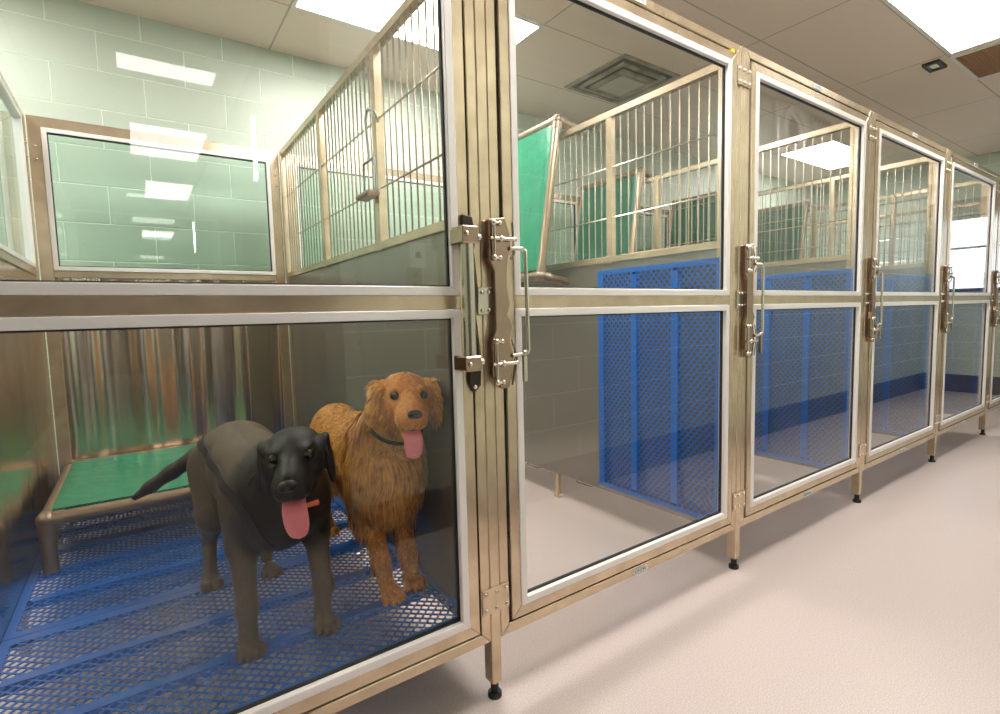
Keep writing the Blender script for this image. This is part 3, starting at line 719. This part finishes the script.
# ---------- black labrador
g = GZ; dl = Dog(); org = (-.49, .50, g)
dl.c((-.505, .76, .625), (-.500, .60, .615), .118, .112, .05); dl.c((-.500, .60, .615), (-.480, .40, .60), .112, .132, .05)
dl.e((-.480, .42, .595), (.112, .185, .135), .05); dl.e((-.475, .34, .56), (.098, .085, .105), .05)
dl.e((-.515, .78, .60), (.125, .12, .135), .04)
# forelegs
for sx, ex, wx, px, py in ((-.555, -.570, -.577, -.580, .272), (-.390, -.374, -.376, -.386, .264)):
    dl.c((sx, .36, .60), (ex, .38, .47), .062, .043, .04); dl.c((ex, .38, .47), (wx, .315, .315), .037, .0255, .025); dl.c((wx, .315, .315), (px, .30, g+.045), .0255, .0235, .015)
    dl.e((wx, .31, .325), (.027, .026, .03), .012); paw(dl, px, py+.008, g, 1.08)
# hind legs
for hx, kx, ox, px, py in ((-.585, -.605, -.612, -.622, .735), (-.440, -.425, -.432, -.446, .700)):
    dl.c((hx, .80, .60), (kx, .70, .47), .080, .052, .04); dl.c((kx, .70, .46), (ox, .815, .355), .046, .026, .025); dl.c((ox, .825, .35), (px, .765, g+.04), .0235, .021, .015)
    dl.e((ox, .835, .36), (.020, .022, .028), .012); paw(dl, px, py, g, 1.0)
# tail
tp = [(-.545, .87, .665), (-.625, .93, .615), (-.70, .955, .565), (-.765, .96, .525), (-.812, .955, .497)]; tr = [.034, .029, .025, .021, .011]
for i in range(4): dl.c(tp[i], tp[i+1], tr[i], tr[i+1], .015)
# neck and head
HC = (-.452, .225, .742)
dl.c((-.475, .36, .63), (-.458, .27, .70), .105, .078, .05); dl.c((-.475, .30, .58), (-.462, .25, .66), .085, .06, .04)
H, RM = head_frame(HC, (-.35, -.93, -.12), roll=-.07)
def head(d, H, RM, s, ear=True, mouth=.022):
    A = lambda f, r, u: np.array(H(f*s, r*s, u*s))
    q = lambda *r: tuple(v*s for v in r)
    d.e(A(-.01, 0, .007), q(.080, .064, .052), .03*s, RM)
    for r in (-1, 1):
        d.e(A(.012, r*.036, -.020), q(.055, .034, .045), .02*s, RM)             # cheeks
        d.e(A(.050, r*.030, .026), q(.020, .016, .011), .012*s, RM)             # brows
        d.e(A(.105, r*.019, -.042), q(.040, .0245, .029), .012*s, RM)          # flews
    d.c(A(.045, 0, -.014), A(.130, 0, -.028), .042*s, .0305*s, .02*s)           # muzzle
    d.c(A(.06, 0, .008), A(.130, 0, -.010), .020*s, .017*s, .015*s)             # bridge
    d.c(A(.015, 0, -.062), A(.098, 0, -.074-mouth), .030*s, .0165*s, .014*s)    # lower jaw
    for r in (-1, 1): d.e(A(.058, r*.0375, .010), q(.014, .0125, .0105), .008*s, RM, neg=True)   # sockets
head(dl, H, RM, 1.06)
s = 1.
for r in (-1, 1):                                                               # folded hanging ears
    a = np.array(H(-.012, r*.066, .030)); b = np.array(H(.012, r*.083, -.012)); c_ = np.array(H(.014, r*.080, -.062))
    Re = Rot(RM, 0, r*.22)
    dl.e(np.array(H(-.005, r*.070, .018)), (.034, .014, .026), .014, Rot(RM, 0, r*-.6))
    dl.e(np.array(H(.008, r*.083, -.036)), (.034, .0105, .062), .010, Rot(RM, 0, r*.02))
V, F = voxel_mesh(dl.pr, (-.86, .02, g-.01), (-.28, 1.02, .86), .0042)
V = smooth_body(V, F, .33); V[:, 2] = np.maximum(V[:, 2], g+.0005)
lab = thing('black_dog', 'black short-haired dog with its tongue out, standing behind the lower glass', 'dog', org)
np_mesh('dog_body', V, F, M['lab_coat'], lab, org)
eyes_nose(lab, H, org, 1.06, simple('eye_amber_brown', (.03, .014, .007), .10), (.0685, .0400, .0150), (.163, 0, -.019), M['nose_black'], er=.0120)
tg = tongue(lab, H, org, [(.055, 0, -.068), (.095, 0, -.074), (.134, -.002, -.088), (.146, -.004, -.115), (.143, -.004, -.165)], .056)
MB().ball(tuple(Vector(H(.085, 0, -.068))-Vector(org)), .022, 12, 8, (1, 1.2, .6)).build('mouth_lining', M['mouth'], lab, True)

def surf_strap(V, F, path, org, width, off, name, mat, parent):
    """a flat strap laid on the coat: path points are dropped onto the nearest skin and lifted a little"""
    from mathutils.bvhtree import BVHTree
    bv = BVHTree.FromPolygons([Vector(v) for v in V], F.tolist()); P = []
    for i in range(len(path)-1):
        for k in range(10): P.append(Vector(path[i]).lerp(Vector(path[i+1]), k/10))
    P.append(Vector(path[-1])); hit = [bv.find_nearest(p)[:2] for p in P]
    Q = [h[0] for h in hit]; N = [h[1] for h in hit]
    for _ in range(4):
        Q = [Q[0]]+[(Q[i-1]+Q[i]*2+Q[i+1])/4 for i in range(1, len(Q)-1)]+[Q[-1]]; N = [N[0]]+[(N[i-1]+N[i]+N[i+1]).normalized() for i in range(1, len(N)-1)]+[N[-1]]
    mb = MB(); O = Vector(org)
    for i, p in enumerate(Q):
        T = (Q[min(i+1, len(Q)-1)]-Q[max(i-1, 0)]).normalized(); n_ = (N[i]-T*N[i].dot(T)).normalized(); B_ = T.cross(n_)
        for a, b in ((-1, -1), (1, -1), (1, 1), (-1, 1)): mb.v.append(tuple(p+B_*a*width/2+n_*off*(.35+.65*b)-O))
    for i in range(len(Q)-1):
        for q in range(4): a = 4*i+q; b = 4*i+(q+1) % 4; mb.f.append((a, b, b+4, a+4))
    mb.f.append((3, 2, 1, 0)); e = 4*(len(Q)-1); mb.f.append((e, e+1, e+2, e+3))
    return mb.build(name, mat, parent)
st = surf_strap(V, F, [(-.612, .80, .690), (-.619, .735, .680), (-.612, .565, .662), (-.607, .387, .660), (-.593, .305, .638), (-.576, .275, .603), (-.554, .251, .560), (-.520, .265, .492)], org, .024, .006, 'harness_strap', M['black_webbing'], lab)
cl = MB().tube([tuple(Vector((-.468, .285, .655))+Vector((.088*math.cos(a), .050*math.sin(a)*.9, .060*math.sin(a)*-1))-Vector(org)) for a in np.linspace(0, 2*math.pi, 33)], .011, 8).build('collar', M['black_webbing'], lab, True)
MB().tube([tuple(Vector((-.468, .118, .632))-Vector(org)), tuple(Vector((-.428, .122, .634))-Vector(org))], [.006, .0075], 8).build('orange_tag', simple('orange_plastic', (.75, .14, .03), .4), cl, True)

# ---------- golden retriever
dg = Dog(); og = (-.125, .62, g)
dg.c((-.120, .93, .635), (-.125, .70, .63), .090, .092, .05); dg.c((-.125, .70, .63), (-.130, .47, .64), .092, .110, .05)
dg.e((-.130, .47, .61), (.105, .155, .145), .05); dg.e((-.135, .385, .60), (.112, .095, .150), .05); dg.e((-.120, .95, .60), (.095, .10, .125), .04)
for sx, wx, px, py in ((-.185, -.180, -.176, .300), (-.085, -.088, -.088, .330)):
    dg.c((sx, .42, .58), (sx, .43, .46), .056, .042, .04); dg.c((sx, .43, .46), (wx, .36, .315), .036, .027, .025); dg.c((wx, .36, .315), (px, .345, g+.045), .027, .025, .015)
    paw(dg, px, py, g, 1.12)
for hx, px in ((-.170, -.180), (-.075, -.072)):
    dg.c((hx, .96, .57), (px, .86, .46), .072, .050, .04); dg.c((px, .86, .46), (px, .985, .35), .042, .026, .025); dg.c((px, .99, .345), (px, .935, g+.04), .024, .022, .015); paw(dg, px, .915, g, 1.0)
dg.c((-.120, 1.03, .665), (-.14, 1.09, .58), .032, .028, .02); dg.c((-.14, 1.09, .58), (-.15, 1.11, .44), .028, .018, .02)
dg.c((-.132, .42, .68), (-.130, .32, .80), .100, .076, .05)
HG = (-.113, .275, .850); SG = 1.08
G, RG = head_frame(HG, (-.28, -.96, -.06), roll=.04)
Gs = lambda f, r, u: G(f*SG, r*SG, u*SG)
head(dg, G, RG, SG, mouth=.032)
for r in (-1, 1):
    dg.e(np.array(Gs(-.006, r*.066, .020)), (.038, .024, .024), .014, Rot(RG, 0, r*-.5))
    dg.e(np.array(Gs(-.002, r*.086, -.018)), (.038, .015, .060), .012, Rot(RG, 0, r*.24))
V2, F2 = voxel_mesh(dg.pr, (-.36, .03, g-.01), (.06, 1.16, .97), .0042)
V2 = smooth_body(V2, F2, .40); V2[:, 2] = np.maximum(V2[:, 2], g+.0005); V2[:, 0] = np.where(V2[:, 1] > .06, np.minimum(V2[:, 0], -.022), V2[:, 0])
gold = thing('golden_dog', 'long-haired golden brown dog with its tongue out, right of the black dog', 'dog', og)
np_mesh('dog_body', V2, F2, M['gold_coat'], gold, og)
eyes_nose(gold, Gs, og, 1.02, M['iris_brown'], (.0655, .0385, .0125), (.160, 0, -.017), simple('brown_black_nose', (.028, .016, .013), .3), er=.0125)
tongue(gold, Gs, og, [(.055, 0, -.066), (.100, 0, -.072), (.128, 0, -.082), (.138, -.001, -.105), (.133, -.002, -.142)], .048)
MB().ball(tuple(Vector(Gs(.088, 0, -.068))-Vector(og)), .027, 12, 8, (1.05, 1.15, .6)).build('mouth_lining', M['mouth'], gold, True)
# long hair: tapered locks over the coat
def hair(V, F, n, org, parent, mat, seed=2):
    rg = np.random.default_rng(seed)
    A = V[F]; cen = A.mean(1); N = np.cross(A[:, 2]-A[:, 0], A[:, 3]-A[:, 1]); ar = np.linalg.norm(N, axis=1); N /= ar[:, None]+1e-12
    hc = np.array(G(0, 0, 0)); loc = (cen-hc)@RG/SG
    f, r, u = loc.T
    inhead = (np.linalg.norm(cen-hc, axis=1) < .19) & (cen[:, 1] < .33)
    ear = inhead & (np.abs(r) > .070) & (f < .04)
    face = inhead & ~ear
    z = cen[:, 2]; y = cen[:, 1]
    L = np.full(len(F), .030)
    L[(y < .45) & (z < .80) & (z > .46)] = .062                      # ruff and chest
    L[(y < .50) & (z <= .56) & (z > .44)] = .070                     # chest fringe
    L[(y >= .45) & (z < .56) & (z > .45)] = .060                     # belly
    L[(y > .85) & (z > .40) & (z < .60)] = .050
    L[z < .42] = .010; L[(z < .42) & (z > .30) & (N[:, 1] > .2)] = .038
    L[z < g+.05] = .005; L[y > 1.04] = .07
    L[face] = .008; L[face & (f < -.01)] = .022; L[ear] = .034; L[face & (f > .04)] = .0045
    L[face & (u < -.03) & (f < .03)] = .040
    wgt = ar*np.where(L > .03, 1., np.where(L > .012, .9, .7)); wgt[(N[:, 0] > .85) & (cen[:, 0] > -.03)] *= .1
    pick = rg.choice(len(F), n, p=wgt/wgt.sum()); uv = rg.random((n, 2, 1))
    a = A[pick]; P = (a[:, 0]*(1-uv[:, 0])+a[:, 1]*uv[:, 0])*(1-uv[:, 1])+(a[:, 3]*(1-uv[:, 0])+a[:, 2]*uv[:, 0])*uv[:, 1]
    Nn = N[pick]; Ln = L[pick]*rg.uniform(.6, 1.25, n)
    flow = np.tile(np.array([0., .45, -1.]), (n, 1)); ih = inhead[pick]; fc = face[pick]
    bk = (P[:, 1] > .45) & (P[:, 2] > .66); flow[bk] = (0, 1., -.35)
    flow[(P[:, 1] < .45) & ~ih] = (0, .02, -1); flow[(P[:, 1] < .45) & ~ih, 0] = (P[(P[:, 1] < .45) & ~ih, 0]+.13)*2.5
    flow[fc] = -RG[:, 0]*1.0+np.array([0, 0, -.25]); flow[ear[pick]] = np.array([0, .25, -1]); flow[ear[pick], 0] = np.sign(P[ear[pick], 0]+.13)*.45
    # clumps: low-frequency swirl
    sw = np.stack([np.sin(P[:, 2]*52+P[:, 1]*37), np.sin(P[:, 0]*61+P[:, 2]*23), np.cos(P[:, 0]*47+P[:, 1]*41)], 1)
    flow = flow+sw*.28+rg.normal(0, .12, (n, 3))
    flow -= Nn*(flow*Nn).sum(1)[:, None]; flow /= np.linalg.norm(flow, axis=1)[:, None]+1e-9
    lift = np.where(Ln < .012, .12, .28)[:, None]
    side = np.cross(flow, Nn); side /= np.linalg.norm(side, axis=1)[:, None]+1e-9; side += rg.normal(0, .25, (n, 3))
    wd = (np.where(Ln > .02, .0025, .0013)*rg.uniform(.7, 1.3, n))[:, None]; Lc = Ln[:, None]
    pts = [P-Nn*.002, P+flow*Lc*.35+Nn*Lc*lift*.5, P+flow*Lc*.7+Nn*Lc*lift*.72-np.array([0, 0, .06])*Lc, P+flow*Lc*.98+Nn*Lc*lift*.6-np.array([0, 0, .2])*Lc]
    VV = np.stack([pts[0]-side*wd, pts[0]+side*wd, pts[1]-side*wd*.95, pts[1]+side*wd*.95, pts[2]-side*wd*.6, pts[2]+side*wd*.6, pts[3]], 1).reshape(-1, 3)
    VV[:, 0] = np.minimum(VV[:, 0], -.0185+0*VV[:, 0]); VV[:, 2] = np.maximum(VV[:, 2], g+.001)
    b = (np.arange(n)*7)[:, None]
    Q = np.concatenate([b+np.array([[0, 1, 3, 2]]), b+np.array([[2, 3, 5, 4]])]); T = b+np.array([[4, 5, 6]])
    me = bpy.data.meshes.new('long_hair'); me.from_pydata((VV-np.array(org)).tolist(), [], Q.tolist()+T.tolist()); me.materials.append(mat)
    me.polygons.foreach_set('use_smooth', [True]*len(me.polygons)); me.update()
    o = bpy.data.objects.new('long_hair', me); COL.objects.link(o); o.parent = parent; return o
m_, nt_, b_ = nm('golden_hair'); setp(b_, rough=.42, spec=.6); geo_ = node(nt_, 'ShaderNodeNewGeometry'); nz_ = node(nt_, 'ShaderNodeTexNoise'); nz_.inputs['Scale'].default_value = 32
nt_.links.new(geo_.outputs['Position'], nz_.inputs['Vector']); mxn = node(nt_, 'ShaderNodeMath', operation='MULTIPLY_ADD'); mxn.inputs[1].default_value = .40; nt_.links.new(geo_.outputs['Random Per Island'], mxn.inputs[0])
ml = node(nt_, 'ShaderNodeMath', operation='MULTIPLY'); ml.inputs[1].default_value = .75; nt_.links.new(nz_.outputs['Fac'], ml.inputs[0]); nt_.links.new(ml.outputs[0], mxn.inputs[2])
cr_ = node(nt_, 'ShaderNodeValToRGB'); cr_.color_ramp.elements[0].color = (.36, .075, .006, 1); cr_.color_ramp.elements[1].color = (1., .52, .11, 1); cr_.color_ramp.elements[0].position = .2; cr_.color_ramp.elements[1].position = .8
nt_.links.new(mxn.outputs[0], cr_.inputs[0]); nt_.links.new(cr_.outputs[0], b_.inputs['Base Color'])
hair(V2, F2, 36000, og, gold, m_)
gcl = MB().tube([tuple(Vector((-.131, .325, .755))+Vector((.082*math.cos(a), .082*math.sin(a), .045*math.sin(a)))-Vector(og)) for a in np.linspace(0, 2*math.pi, 33)], .006, 8).build('collar', M['black_webbing'], gold, True)
